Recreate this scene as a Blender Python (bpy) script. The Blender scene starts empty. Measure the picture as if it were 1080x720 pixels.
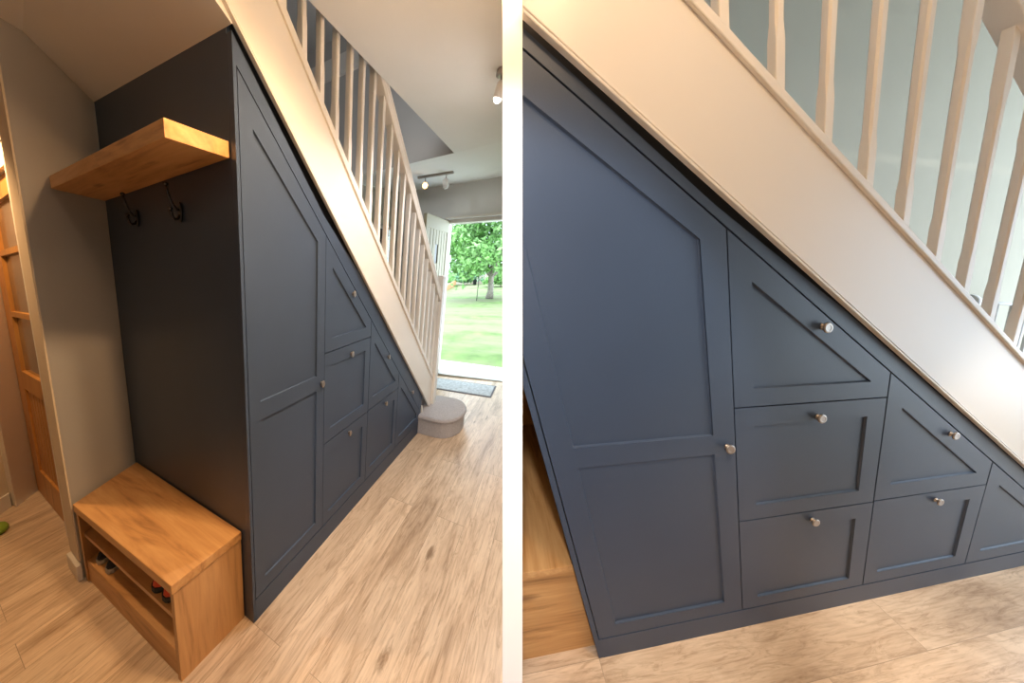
import bpy, bmesh, math, random
from mathutils import Vector, Matrix
random.seed(7)
SC = bpy.context.scene
COL = SC.collection

# ------------------------------------------------------------------ frames
# camera axes (right, down, forward) -> world; the world's z is the hall floor's normal
Q = 330.0
def cray(x, y): return Vector((x, y, Q))
UL, VL, WL = cray(52, -80).normalized(), -cray(-220, 1675).normalized(), cray(-670, -55).normalized()
UR, VR = cray(1830, -46).normalized(), -cray(272, 980).normalized()
WR = UR.cross(VR).normalized()
if WR.z < 0: WR = -WR
WR = (WR + UR * .1).normalized()
EZ = UL.cross(WL).normalized()
if EZ.y > 0: EZ = -EZ
EX = (Vector((1, 0, 0)) - EZ * EZ.x).normalized()
EY = EZ.cross(EX).normalized()
OL = Vector((-272.2, 297.3, Q)) * (1.3 / Q)
OR = Vector((91.8, 334.0, Q)) * (1.17 / Q)
H = -OL.dot(EZ)
def w(c): return Vector((EX.dot(c), EY.dot(c), EZ.dot(c) + H))

class Frame:
    """oblique room axes: x along the cupboard, y into the wall, z up"""
    def __init__(s, O, U, W, V, k=1.0):
        s.O, s.U, s.W, s.V = w(O), w(U) - w(Vector()), w(W) - w(Vector()), w(V) - w(Vector())
        s.U = s.U * k
    def __call__(s, p): return s.O + s.U * p[0] + s.W * p[1] + s.V * p[2]
    def at(s, p):
        g = Frame.__new__(Frame); g.O = s(p); g.U, g.W, g.V = s.U, s.W, s.V; return g
    def turned(s, a):
        g = Frame.__new__(Frame); g.O = s.O; c, n = math.cos(a), math.sin(a)
        g.U, g.W, g.V = s.U * c + s.W * n, s.W * c - s.U * n, s.V; return g
K = .61
FL, FR = Frame(OL, UL, WL, VL), Frame(OR, UR, WR, VR)
FC = Frame(OL, UL, WL, VL, K)
WF = cray(-879, -64).normalized()
FF = Frame(OL + UL * 2.97, UL, WF, VL)          # front wall of the hall
class WorldFrame:
    def __call__(s, p): return Vector(p)
WD = WorldFrame()

# ------------------------------------------------------------------ materials
def mat(name, col, rough=.5, metal=0, var=0, vscale=6, bump=0, bscale=40, spec=.5, emit=None, estr=0):
    m = bpy.data.materials.new(name); m.use_nodes = True
    nt = m.node_tree; b = nt.nodes['Principled BSDF']
    b.inputs['Base Color'].default_value = (*col, 1); b.inputs['Roughness'].default_value = rough
    b.inputs['Metallic'].default_value = metal; b.inputs['Specular IOR Level'].default_value = spec
    at = nt.nodes.new('ShaderNodeAttribute'); at.attribute_name = 'loc'
    if var:
        n = nt.nodes.new('ShaderNodeTexNoise'); n.inputs['Scale'].default_value = vscale; n.inputs['Detail'].default_value = 4
        nt.links.new(at.outputs['Vector'], n.inputs['Vector'])
        r = nt.nodes.new('ShaderNodeValToRGB')
        r.color_ramp.elements[0].position, r.color_ramp.elements[1].position = .3, .7
        r.color_ramp.elements[0].color = (*[c * (1 - var) for c in col], 1)
        r.color_ramp.elements[1].color = (*[min(1, c * (1 + var)) for c in col], 1)
        nt.links.new(n.outputs['Fac'], r.inputs['Fac']); nt.links.new(r.outputs['Color'], b.inputs['Base Color'])
    if bump:
        n = nt.nodes.new('ShaderNodeTexNoise'); n.inputs['Scale'].default_value = bscale; n.inputs['Detail'].default_value = 3
        nt.links.new(at.outputs['Vector'], n.inputs['Vector'])
        bp = nt.nodes.new('ShaderNodeBump'); bp.inputs['Strength'].default_value = bump; bp.inputs['Distance'].default_value = .004
        nt.links.new(n.outputs['Fac'], bp.inputs['Height']); nt.links.new(bp.outputs['Normal'], b.inputs['Normal'])
    if emit:
        b.inputs['Emission Color'].default_value = (*emit, 1); b.inputs['Emission Strength'].default_value = estr
    return m

def wood(name, dark, mid, light, axis=0, rough=.45, scale=1.0, planks=None):
    """grain runs along one local axis; planks = (length, width) lays boards in the local xy plane"""
    m = bpy.data.materials.new(name); m.use_nodes = True
    nt = m.node_tree; N, Lk = nt.nodes, nt.links; b = N['Principled BSDF']
    b.inputs['Roughness'].default_value = rough
    at = N.new('ShaderNodeAttribute'); at.attribute_name = 'loc'
    vec = at.outputs['Vector']
    off = None
    if planks:
        br = N.new('ShaderNodeTexBrick'); br.offset = .37; br.offset_frequency = 2; br.squash = 1
        br.inputs['Scale'].default_value = 1; br.inputs['Mortar Size'].default_value = .0016; br.inputs['Mortar Smooth'].default_value = .3
        br.inputs['Brick Width'].default_value, br.inputs['Row Height'].default_value = planks
        br.inputs['Color1'].default_value = (0, 0, 0, 1); br.inputs['Color2'].default_value = (1, 1, 1, 1); br.inputs['Mortar'].default_value = (.5, .5, .5, 1)
        br.inputs['Bias'].default_value = 0
        Lk.new(vec, br.inputs['Vector'])
        sc = N.new('ShaderNodeVectorMath'); sc.operation = 'SCALE'; sc.inputs[3].default_value = 9.0
        Lk.new(br.outputs['Color'], sc.inputs[0])
        ad = N.new('ShaderNodeVectorMath'); ad.operation = 'ADD'
        Lk.new(vec, ad.inputs[0]); Lk.new(sc.outputs[0], ad.inputs[1]); vec = ad.outputs[0]
    mp = N.new('ShaderNodeMapping')
    s = [13.0 * scale] * 3; s[axis] = 1.5 * scale
    mp.inputs['Scale'].default_value = s; Lk.new(vec, mp.inputs['Vector'])
    n1 = N.new('ShaderNodeTexNoise'); n1.inputs['Scale'].default_value = 1.0; n1.inputs['Detail'].default_value = 9
    n1.inputs['Roughness'].default_value = .62; n1.inputs['Distortion'].default_value = 1.1
    Lk.new(mp.outputs[0], n1.inputs['Vector'])
    mp2 = N.new('ShaderNodeMapping'); s2 = [90.0 * scale] * 3; s2[axis] = 4.0 * scale
    mp2.inputs['Scale'].default_value = s2; Lk.new(vec, mp2.inputs['Vector'])
    n2 = N.new('ShaderNodeTexNoise'); n2.inputs['Scale'].default_value = 1.0; n2.inputs['Detail'].default_value = 4
    Lk.new(mp2.outputs[0], n2.inputs['Vector'])
    mx = N.new('ShaderNodeMath'); mx.operation = 'MULTIPLY_ADD'; mx.inputs[1].default_value = .28
    Lk.new(n2.outputs['Fac'], mx.inputs[0])
    m3 = N.new('ShaderNodeMath'); m3.operation = 'MULTIPLY_ADD'; m3.inputs[1].default_value = .85; m3.inputs[2].default_value = -.06
    Lk.new(n1.outputs['Fac'], m3.inputs[0]); Lk.new(m3.outputs[0], mx.inputs[2])
    r = N.new('ShaderNodeValToRGB'); e = r.color_ramp.elements
    e[0].position, e[0].color = .3, (*dark, 1); e[1].position, e[1].color = .68, (*light, 1)
    k = e.new(.46); k.color = (*mid, 1)
    Lk.new(mx.outputs[0], r.inputs['Fac'])
    # knots: dark specks stretched a little along the grain
    mp3 = N.new('ShaderNodeMapping'); s3 = [7.0 * scale] * 3; s3[axis] = 2.6 * scale
    mp3.inputs['Scale'].default_value = s3; Lk.new(vec, mp3.inputs['Vector'])
    vo = N.new('ShaderNodeTexVoronoi'); vo.inputs['Scale'].default_value = 1.0; Lk.new(mp3.outputs[0], vo.inputs['Vector'])
    ad3 = N.new('ShaderNodeMath'); ad3.operation = 'MULTIPLY_ADD'; ad3.inputs[1].default_value = .22
    Lk.new(n2.outputs['Fac'], ad3.inputs[0]); Lk.new(vo.outputs['Distance'], ad3.inputs[2])
    kr = N.new('ShaderNodeValToRGB'); kr.color_ramp.elements[0].position = .15; kr.color_ramp.elements[1].position = .27
    kr.color_ramp.elements[0].color = (.42, .36, .30, 1); kr.color_ramp.elements[1].color = (1, 1, 1, 1)
    Lk.new(ad3.outputs[0], kr.inputs['Fac'])
    mk = N.new('ShaderNodeMix'); mk.data_type = 'RGBA'; mk.blend_type = 'MULTIPLY'; mk.inputs['Factor'].default_value = 1
    Lk.new(r.outputs['Color'], mk.inputs['A']); Lk.new(kr.outputs['Color'], mk.inputs['B'])
    out = mk.outputs['Result']
    if planks:
        tone = N.new('ShaderNodeMapRange'); tone.inputs['To Min'].default_value = .86; tone.inputs['To Max'].default_value = 1.1
        Lk.new(br.outputs['Color'], tone.inputs['Value'])
        mt = N.new('ShaderNodeMix'); mt.data_type = 'RGBA'; mt.blend_type = 'MULTIPLY'; mt.inputs['Factor'].default_value = 1
        Lk.new(out, mt.inputs['A']); Lk.new(tone.outputs[0], mt.inputs['B'])
        mj = N.new('ShaderNodeMix'); mj.data_type = 'RGBA'; Lk.new(br.outputs['Fac'], mj.inputs['Factor'])
        Lk.new(mt.outputs['Result'], mj.inputs['A']); mj.inputs['B'].default_value = (*[c * .6 for c in dark], 1)
        out = mj.outputs['Result']
    Lk.new(out, b.inputs['Base Color'])
    bp = N.new('ShaderNodeBump'); bp.inputs['Strength'].default_value = .25; bp.inputs['Distance'].default_value = .002
    Lk.new(mx.outputs[0], bp.inputs['Height']); Lk.new(bp.outputs['Normal'], b.inputs['Normal'])
    return m

def plank_floor(name):
    # limed rustic oak planks: cloudy beige and brown patches, fine grain, few knots, faint joints
    m = bpy.data.materials.new(name); m.use_nodes = True
    nt = m.node_tree; N, Lk = nt.nodes, nt.links; b = N['Principled BSDF']
    b.inputs['Roughness'].default_value = .34
    at = N.new('ShaderNodeAttribute'); at.attribute_name = 'loc'
    br = N.new('ShaderNodeTexBrick'); br.offset = .37; br.inputs['Scale'].default_value = 1
    br.inputs['Mortar Size'].default_value = .0011; br.inputs['Mortar Smooth'].default_value = .4
    br.inputs['Brick Width'].default_value, br.inputs['Row Height'].default_value = 1.3, .19
    br.inputs['Color1'].default_value = (0, 0, 0, 1); br.inputs['Color2'].default_value = (1, 1, 1, 1); br.inputs['Mortar'].default_value = (.5, .5, .5, 1)
    Lk.new(at.outputs['Vector'], br.inputs['Vector'])
    sc = N.new('ShaderNodeVectorMath'); sc.operation = 'SCALE'; sc.inputs[3].default_value = 7.3; Lk.new(br.outputs['Color'], sc.inputs[0])
    ad = N.new('ShaderNodeVectorMath'); ad.operation = 'ADD'; Lk.new(at.outputs['Vector'], ad.inputs[0]); Lk.new(sc.outputs[0], ad.inputs[1])
    def noise(sx, sy, det, rough, dist):
        mp = N.new('ShaderNodeMapping'); mp.inputs['Scale'].default_value = (sx, sy, sy); Lk.new(ad.outputs[0], mp.inputs['Vector'])
        n = N.new('ShaderNodeTexNoise'); n.inputs['Scale'].default_value = 1; n.inputs['Detail'].default_value = det
        n.inputs['Roughness'].default_value = rough; n.inputs['Distortion'].default_value = dist; Lk.new(mp.outputs[0], n.inputs['Vector']); return n.outputs['Fac']
    def ramp(f, stops):
        r = N.new('ShaderNodeValToRGB'); e = r.color_ramp.elements
        e[0].position, e[0].color = stops[0][0], (*stops[0][1], 1); e[1].position, e[1].color = stops[-1][0], (*stops[-1][1], 1)
        for p, c in stops[1:-1]: k = e.new(p); k.color = (*c, 1)
        Lk.new(f, r.inputs['Fac']); return r.outputs['Color']
    def mul(a, c, fac=1.0):
        x = N.new('ShaderNodeMix'); x.data_type = 'RGBA'; x.blend_type = 'MULTIPLY'; x.inputs['Factor'].default_value = fac
        Lk.new(a, x.inputs['A']); Lk.new(c, x.inputs['B']); return x.outputs['Result']
    cloud = ramp(noise(2.0, 7.5, 6, .6, .8), [(.30, (.42, .295, .195)), (.45, (.63, .475, .335)), (.60, (.74, .585, .43)), (.74, (.68, .53, .385))])
    grain = ramp(noise(6, 95, 4, .6, .3), [(.32, (.74, .70, .66)), (.55, (1, 1, 1))])
    ring = ramp(noise(4.5, 24, 5, .7, 2.2), [(.36, (.66, .60, .54)), (.50, (1, 1, 1))])
    c = mul(mul(cloud, grain, .75), ring, .7)
    mp = N.new('ShaderNodeMapping'); mp.inputs['Scale'].default_value = (1.9, 4.2, 4.2); Lk.new(ad.outputs[0], mp.inputs['Vector'])
    vo = N.new('ShaderNodeTexVoronoi'); vo.inputs['Scale'].default_value = 1; Lk.new(mp.outputs[0], vo.inputs['Vector'])
    ad2 = N.new('ShaderNodeMath'); ad2.operation = 'MULTIPLY_ADD'; ad2.inputs[1].default_value = .26
    Lk.new(noise(14, 40, 4, .7, .5), ad2.inputs[0]); Lk.new(vo.outputs['Distance'], ad2.inputs[2])
    c = mul(c, ramp(ad2.outputs[0], [(.16, (.46, .40, .35)), (.24, (1, 1, 1))]))
    tone = N.new('ShaderNodeMapRange'); tone.inputs['To Min'].default_value = .92; tone.inputs['To Max'].default_value = 1.07; Lk.new(br.outputs['Color'], tone.inputs['Value'])
    c = mul(c, tone.outputs[0])
    mj = N.new('ShaderNodeMix'); mj.data_type = 'RGBA'
    jf = N.new('ShaderNodeMath'); jf.operation = 'MULTIPLY'; jf.inputs[1].default_value = .6; Lk.new(br.outputs['Fac'], jf.inputs[0]); Lk.new(jf.outputs[0], mj.inputs['Factor'])
    Lk.new(c, mj.inputs['A']); mj.inputs['B'].default_value = (.16, .11, .07, 1)
    Lk.new(mj.outputs['Result'], b.inputs['Base Color'])
    return m

def glass(name, tint=(.9, .95, .93), rough=.03):
    m = bpy.data.materials.new(name); m.use_nodes = True
    nt = m.node_tree; N, Lk = nt.nodes, nt.links
    tr = N.new('ShaderNodeBsdfTransparent'); tr.inputs['Color'].default_value = (*tint, 1)
    gl = N.new('ShaderNodeBsdfGlossy'); gl.inputs['Roughness'].default_value = rough
    fr = N.new('ShaderNodeFresnel'); fr.inputs['IOR'].default_value = 1.5
    mx = N.new('ShaderNodeMixShader'); Lk.new(fr.outputs[0], mx.inputs[0]); Lk.new(tr.outputs[0], mx.inputs[1]); Lk.new(gl.outputs[0], mx.inputs[2])
    Lk.new(mx.outputs[0], N['Material Output'].inputs['Surface'])
    return m

M = dict(
    navy=mat('navy_paint', (.043, .064, .106), .42, var=.03, bump=.05, bscale=220, spec=.4),
    navy_in=mat('navy_carcass', (.02, .025, .035), .7),
    white=mat('warm_white_gloss', (.78, .735, .67), .35, var=.015, vscale=3),
    ceil=mat('ceiling_paint', (.80, .78, .74), .9, var=.01, bump=.03),
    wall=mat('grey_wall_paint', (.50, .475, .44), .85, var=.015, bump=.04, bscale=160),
    wall_far=mat('grey_wall_baked_light', (.70, .68, .65), .85, var=.015),  # grey wall colour raised to stand in for light on the front wall
    wall_dark=mat('low_bounce_wall', (.10, .085, .07), .9, var=.03),  # unseen walls, colour darkened to cut bounce light onto the end panel
    wallg=mat('grey_green_wall_paint', (.52, .505, .425), .85, var=.015, bump=.04, bscale=160),
    wallw=mat('cream_wall_paint', (.72, .60, .45), .8, var=.02),
    partition=mat('white_partition_paint', (.93, .93, .93), .8),
    oak_x=wood('oak_grain_along', (.30, .135, .042), (.56, .285, .10), (.70, .40, .165), 0),
    oak_y=wood('oak_grain_across', (.30, .135, .042), (.56, .285, .10), (.70, .40, .165), 1),
    oak_z=wood('oak_grain_upright', (.30, .14, .047), (.54, .285, .11), (.66, .37, .155), 2),
    odoor=wood('orange_oak_door', (.38, .16, .035), (.54, .25, .065), (.62, .32, .10), 2, .4, 1.3),
    floor=plank_floor('pale_rustic_vinyl_planks'),
    steel=mat('brushed_nickel', (.40, .35, .31), .38, 1),
    pewter=mat('dark_pewter', (.10, .10, .11), .35, 1),
    grey_metal=mat('grey_metal', (.50, .50, .50), .45, .3),
    carpet=mat('grey_carpet', (.45, .425, .43), .95, var=.18, vscale=160, bump=.9, bscale=300),
    mat_=mat('grey_doormat', (.46, .49, .50), .95, var=.2, vscale=30, bump=.6, bscale=240),
    mat_edge=mat('doormat_border', (.16, .16, .17), .8),
    cream=mat('cream_door_paint', (.42, .385, .27), .55, var=.02),
    glass=glass('clear_glass'),
    frost=mat('hazy_glass', (.16, .16, .15), .12, var=.3, vscale=5),
    dark=mat('dark_rubber', (.02, .02, .022), .7),
    shoe_dark=mat('charcoal_shoe_mesh', (.022, .022, .028), .8, bump=.5, bscale=200),
    shoe_red=mat('orange_red_shoe_mesh', (.85, .10, .04), .6, bump=.4, bscale=200),
    sole_w=mat('grey_rubber_sole', (.38, .34, .28), .6),
    lace=mat('pale_lace', (.55, .45, .40), .8),
    green=mat('bright_green_cloth', (.22, .34, .03), .8),
    bulb=mat('glowing_bulb', (1, .8, .5), .4, emit=(1, .50, .14), estr=9),
    bulb_w=mat('lit_white_bulb', (1, 1, 1), .4, emit=(1, .9, .75), estr=5),
    can=mat('white_lamp_can', (.75, .73, .70), .4),
    grass=mat('lawn_grass', (.17, .27, .075), .95, var=.4, vscale=2.2, bump=.8, bscale=60),
    patio=mat('pale_paving', (.62, .56, .47), .9, var=.15, vscale=8),
    bark=mat('grey_bark', (.30, .26, .22), .9, var=.3, vscale=14, bump=.8),
    leaf=mat('tree_leaves', (.22, .42, .13), .6, var=.55, vscale=3.5),
    bush=mat('blue_green_shrub', (.20, .38, .22), .7, var=.4, vscale=5),
    brick=mat('orange_brick', (.62, .33, .18), .9, var=.2, vscale=12),
    render_=mat('white_house_render', (.8, .8, .78), .9, var=.03),
    roof=mat('slate_roof', (.25, .24, .25), .8, var=.1),
    fence=mat('pale_timber_fence', (.55, .45, .40), .9, var=.15, vscale=12),
    threshold=mat('metal_threshold', (.42, .41, .38), .4, .6),
)

# ------------------------------------------------------------------ mesh building
CAMW = w(Vector())
XR = (w(Vector((1, 0, 0))) - CAMW)
ROOM = None
class MB:
    def __init__(s): s.v, s.f, s.sm = [], [], []
    def face(s, ids, smooth=False): s.f.append(tuple(ids)); s.sm.append(smooth)
    def prism(s, poly, lo, hi, ax='y'):
        """outline in the two other axes, extruded along ax"""
        def pt(p, h):
            return {'y': (p[0], h, p[1]), 'z': (p[0], p[1], h), 'x': (h, p[0], p[1])}[ax]
        n, b = len(poly), len(s.v)
        s.v += [pt(p, lo) for p in poly] + [pt(p, hi) for p in poly]
        s.face(range(b, b + n)); s.face(range(b + 2 * n - 1, b + n - 1, -1))
        for i in range(n):
            j = (i + 1) % n; s.face((b + i, b + n + i, b + n + j, b + j))
        return s
    def box(s, x0, x1, y0, y1, z0, z1):
        return s.prism([(x0, z0), (x1, z0), (x1, z1), (x0, z1)], y0, y1)
    def hexa(s, bot, top):
        n, b = len(bot), len(s.v); s.v += list(bot) + list(top)
        s.face(range(b, b + n)); s.face(range(b + 2 * n - 1, b + n - 1, -1))
        for i in range(n):
            j = (i + 1) % n; s.face((b + i, b + n + i, b + n + j, b + j))
        return s
    def loft(s, rings, cap=True, smooth=True):
        b, n = len(s.v), len(rings[0])
        for r in rings: s.v += [tuple(p) for p in r]
        for k in range(len(rings) - 1):
            for i in range(n):
                j = (i + 1) % n
                s.face((b + k * n + i, b + k * n + j, b + (k + 1) * n + j, b + (k + 1) * n + i), smooth)
        if cap:
            s.face(range(b + n - 1, b - 1, -1)); s.face(range(b + (len(rings) - 1) * n, b + len(rings) * n))
        return s
    def tube(s, pts, r, n=10):
        pts = [Vector(p) for p in pts]; rs = r if isinstance(r, (list, tuple)) else [r] * len(pts)
        rings, up = [], None
        for i, p in enumerate(pts):
            d = (pts[min(i + 1, len(pts) - 1)] - pts[max(i - 1, 0)]).normalized()
            if up is None: up = Vector((0, 0, 1)) if abs(d.z) < .9 else Vector((1, 0, 0))
            a = d.cross(up).normalized(); bb = d.cross(a).normalized(); up = -bb if False else a.cross(d).normalized()
            rings.append([p + a * (rs[i] * math.cos(t)) + bb * (rs[i] * math.sin(t)) for t in [2 * math.pi * q / n for q in range(n)]])
        return s.loft(rings)
    def lathe(s, c, prof, ax='y', n=20):
        """profile = (radius, height along ax)"""
        rings = []
        for r, h in prof:
            ring = []
            for q in range(n):
                t = 2 * math.pi * q / n; u, v = r * math.cos(t), r * math.sin(t)
                o = {'y': (u, h, v), 'z': (u, v, h), 'x': (h, u, v)}[ax]
                ring.append((c[0] + o[0], c[1] + o[1], c[2] + o[2]))
            rings.append(ring)
        return s.loft(rings)
    def poly(s, pts):
        b = len(s.v); s.v += [tuple(p) for p in pts]; s.face(range(b, b + len(pts))); return s

def dry_lawn():
    m = M['grass']; nt = m.node_tree; r = [n for n in nt.nodes if n.type == 'VALTORGB'][0]
    mp = nt.nodes.new('ShaderNodeMapping'); mp.inputs['Scale'].default_value = (.55, .22, 1)
    a = [n for n in nt.nodes if n.type == 'ATTRIBUTE'][0]; nz = nt.nodes.new('ShaderNodeTexNoise'); nz.inputs['Scale'].default_value = 1; nz.inputs['Detail'].default_value = 8; nz.inputs['Roughness'].default_value = .7
    nt.links.new(a.outputs['Vector'], mp.inputs['Vector']); nt.links.new(mp.outputs[0], nz.inputs['Vector'])
    rr = nt.nodes.new('ShaderNodeValToRGB'); rr.color_ramp.elements[0].position = .42; rr.color_ramp.elements[1].position = .56
    mx = nt.nodes.new('ShaderNodeMix'); mx.data_type = 'RGBA'; nt.links.new(nz.outputs['Fac'], rr.inputs['Fac']); nt.links.new(rr.outputs['Color'], mx.inputs['Factor'])
    nt.links.new(r.outputs['Color'], mx.inputs['A']); mx.inputs['B'].default_value = (.24, .25, .13, 1)
    nt.links.new(mx.outputs['Result'], nt.nodes['Principled BSDF'].inputs['Base Color'])
dry_lawn()
def tag(o, label=None, cat=None, group=None, kind=None):
    for k, v in (('label', label), ('category', cat), ('group', group), ('kind', kind)):
        if v: o[k] = v
    return o
def empty(name, fr, p, label, cat, group=None):
    o = bpy.data.objects.new(name, None); o.empty_display_size = .1; COL.objects.link(o)
    o.location = fr(p); return tag(o, label, cat, group)
def base_of(o):
    p = Vector()
    while o is not None: p = p + o.location; o = o.parent
    return p
def emit(name, mb, m, fr, parent=None, bevel=0, label=None, cat=None, group=None, kind=None):
    wv = [fr(p) for p in mb.v]
    if parent is not None:
        loc = Vector(); base = base_of(parent)
    else:
        lo = [min(v[i] for v in wv) for i in range(3)]; hi = [max(v[i] for v in wv) for i in range(3)]
        loc = Vector(((lo[0] + hi[0]) / 2, (lo[1] + hi[1]) / 2, lo[2])); base = loc
    me = bpy.data.meshes.new(name)
    me.from_pydata([v - base for v in wv], [], mb.f)
    at = me.attributes.new('loc', 'FLOAT_VECTOR', 'POINT')
    for i, p in enumerate(mb.v): at.data[i].vector = p
    for i, sm in enumerate(mb.sm): me.polygons[i].use_smooth = sm
    bm = bmesh.new(); bm.from_mesh(me); bmesh.ops.recalc_face_normals(bm, faces=bm.faces[:])
    if ROOM:   # things built in against the dividing wall end at its face
        nrm = XR * (1 if ROOM == 'L' else -1)
        bmesh.ops.bisect_plane(bm, geom=bm.verts[:] + bm.edges[:] + bm.faces[:], plane_co=CAMW + XR * (-.0185 if ROOM == 'L' else .0205) - base, plane_no=nrm, clear_outer=True)
        if not bm.verts: bm.free(); bpy.data.meshes.remove(me); return None
    bm.to_mesh(me); bm.free()
    me.materials.append(m)
    o = bpy.data.objects.new(name, me); COL.objects.link(o); o.location = loc
    if parent is not None: o.parent = parent
    if bevel:
        bv = o.modifiers.new('bevel', 'BEVEL'); bv.width = bevel; bv.segments = 2; bv.limit_method = 'ANGLE'; bv.angle_limit = math.radians(40)
    return tag(o, label, cat, group, kind)

def clip(pts, xlim, left=True):
    """keep the part of a convex polygon on one side of the dividing wall"""
    out, n = [], len(pts)
    d = lambda p: ((p - CAMW).dot(XR) - xlim) * (1 if left else -1)
    for i in range(n):
        a, b = pts[i], pts[(i + 1) % n]; da, db = d(a), d(b)
        if da <= 0: out.append(a)
        if da * db < 0: out.append(a + (b - a) * (da / (da - db)))
    return out
def slab(name, fr, pts, m, thick, side=None, kind='structure', parent=None):
    """flat surface given by local points, thickened along the local offset `thick`; side clips it at the dividing wall"""
    P = [fr(p) for p in pts]
    t = fr(thick) - fr((0, 0, 0))
    if side: P = clip(P, -.0185 if side == 'L' else .0205, side == 'L')
    Bm = Matrix((fr.U, fr.W, fr.V)).transposed().inverted() if hasattr(fr, 'U') else Matrix.Identity(3)
    O = fr((0, 0, 0))
    loc = [tuple(Bm @ (p - O)) for p in P]; loc2 = [tuple(Bm @ (p + t - O)) for p in P]
    return MB().hexa(loc, loc2)
def wallslab(name, fr, quads, m, side=None, parent=None, kind='structure'):
    mb = MB()
    for pts, thick in quads:
        q = slab(name, fr, pts, m, thick, side)
        b = len(mb.v); mb.v += q.v
        for f, sm in zip(q.f, q.sm): mb.face([i + b for i in f], sm)
    return emit(name, mb, m, fr, parent, kind=kind if parent is None else None)

# ------------------------------------------------------------------ the fitted cupboard
def hyp(x): return 2.046 - .7235 * x
def knob(fr, parent, x, z, label=None):
    y = -.001
    mb = MB().lathe((x, 0, z), [(.011, y), (.010, y - .003), (.0062, y - .006), (.0062, y - .009), (.013, y - .0105), (.0168, y - .012), (.0168, y - .016), (.0148, y - .018), (.009, y - .0175), (.008, y - .017)])
    emit('knob', mb, M['steel'], fr, parent)
FRONTS = [  # outer outline, recessed panel outlines, knob
    ('door', (.021, .630, .110, None), [[(.094, .172), (.553, .172), (.553, .885), (.094, .885)], [(.094, .957), (.551, .957), (.551, 1.558), (.094, 1.883)]], (.600, .912)),
    ('drawer', (.634, 1.238, 1.054, None), [[(.705, 1.116), (1.160, 1.116), (1.160, 1.119), (.705, 1.450)]], (.950, 1.315)),
    ('drawer', (.634, 1.238, .584, 1.049), [[(.705, .648), (1.162, .648), (1.162, .980), (.705, .980)]], (.950, .997)),
    ('drawer', (.634, 1.240, .110, .579), [[(.705, .165), (1.162, .165), (1.162, .508), (.705, .508)]], (.950, .540)),
    ('drawer', (1.244, 1.848, .588, None), [[(1.315, .657), (1.773, .657), (1.773, .660), (1.315, 1.005)]], (1.575, .870)),
    ('drawer', (1.245, 1.850, .110, .583), [[(1.315, .171), (1.774, .171), (1.774, .516), (1.315, .516)]], (1.570, .545)),
    ('door', (1.855, 2.500, .110, None), [[(1.933, .173), (2.425, .173), (2.425, .217), (1.933, .572)]], (2.235, .460)),
]
def front_mesh(outer, panels):
    x0, x1, z0, z1 = outer
    top = (lambda x: hyp(x) - .003) if z1 is None else (lambda x: z1)
    y0, y1, yp = 0.0, .022, .0075
    mb = MB()
    pans = sorted(panels, key=lambda p: p[0][1])
    px0, px1 = min(p[0][0] for p in pans), max(p[1][0] for p in pans)
    mb.prism([(x0, z0), (px0, z0), (px0, top(px0)), (x0, top(x0))], y0, y1)
    mb.prism([(px1, z0), (x1, z0), (x1, top(x1)), (px1, top(px1))], y0, y1)
    low = z0
    for p in pans:
        zb = p[0][1]
        mb.prism([(px0, low), (px1, low), (px1, zb), (px0, zb)], y0, y1)
        low = p[-1][1]
    # rail above the topmost panel follows its own top line
    tl, tr = pans[-1][3][1], pans[-1][2][1]
    mb.prism([(px0, tl), (px1, tr), (px1, top(px1)), (px0, top(px0))], y0, y1)
    lo = pans[0][0][1]
    mb.prism([(px0 - .01, lo - .01), (px1 + .01, lo - .01), (px1 + .01, min(tr + .008, top(px1) - .004)), (px0 - .01, min(tl + .008, top(px0) - .004))], yp, y1 - .001)
    # small sloping bead where frame meets panel
    for p in pans:
        n = len(p)
        for i in range(n):
            a, b = Vector(p[i]), Vector(p[(i + 1) % n])
            if (b - a).length < .01: continue
            d = (b - a).normalized(); nn = Vector((-d.y, d.x)) * .0035
            a2, b2 = a + d * .0036, b - d * .0036
            mb.v += [(a.x, .002, a.y), (b.x, .002, b.y), (b2.x + nn.x, yp, b2.y + nn.y), (a2.x + nn.x, yp, a2.y + nn.y)]
            k = len(mb.v); mb.face((k - 4, k - 3, k - 2, k - 1))
    return mb
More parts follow.
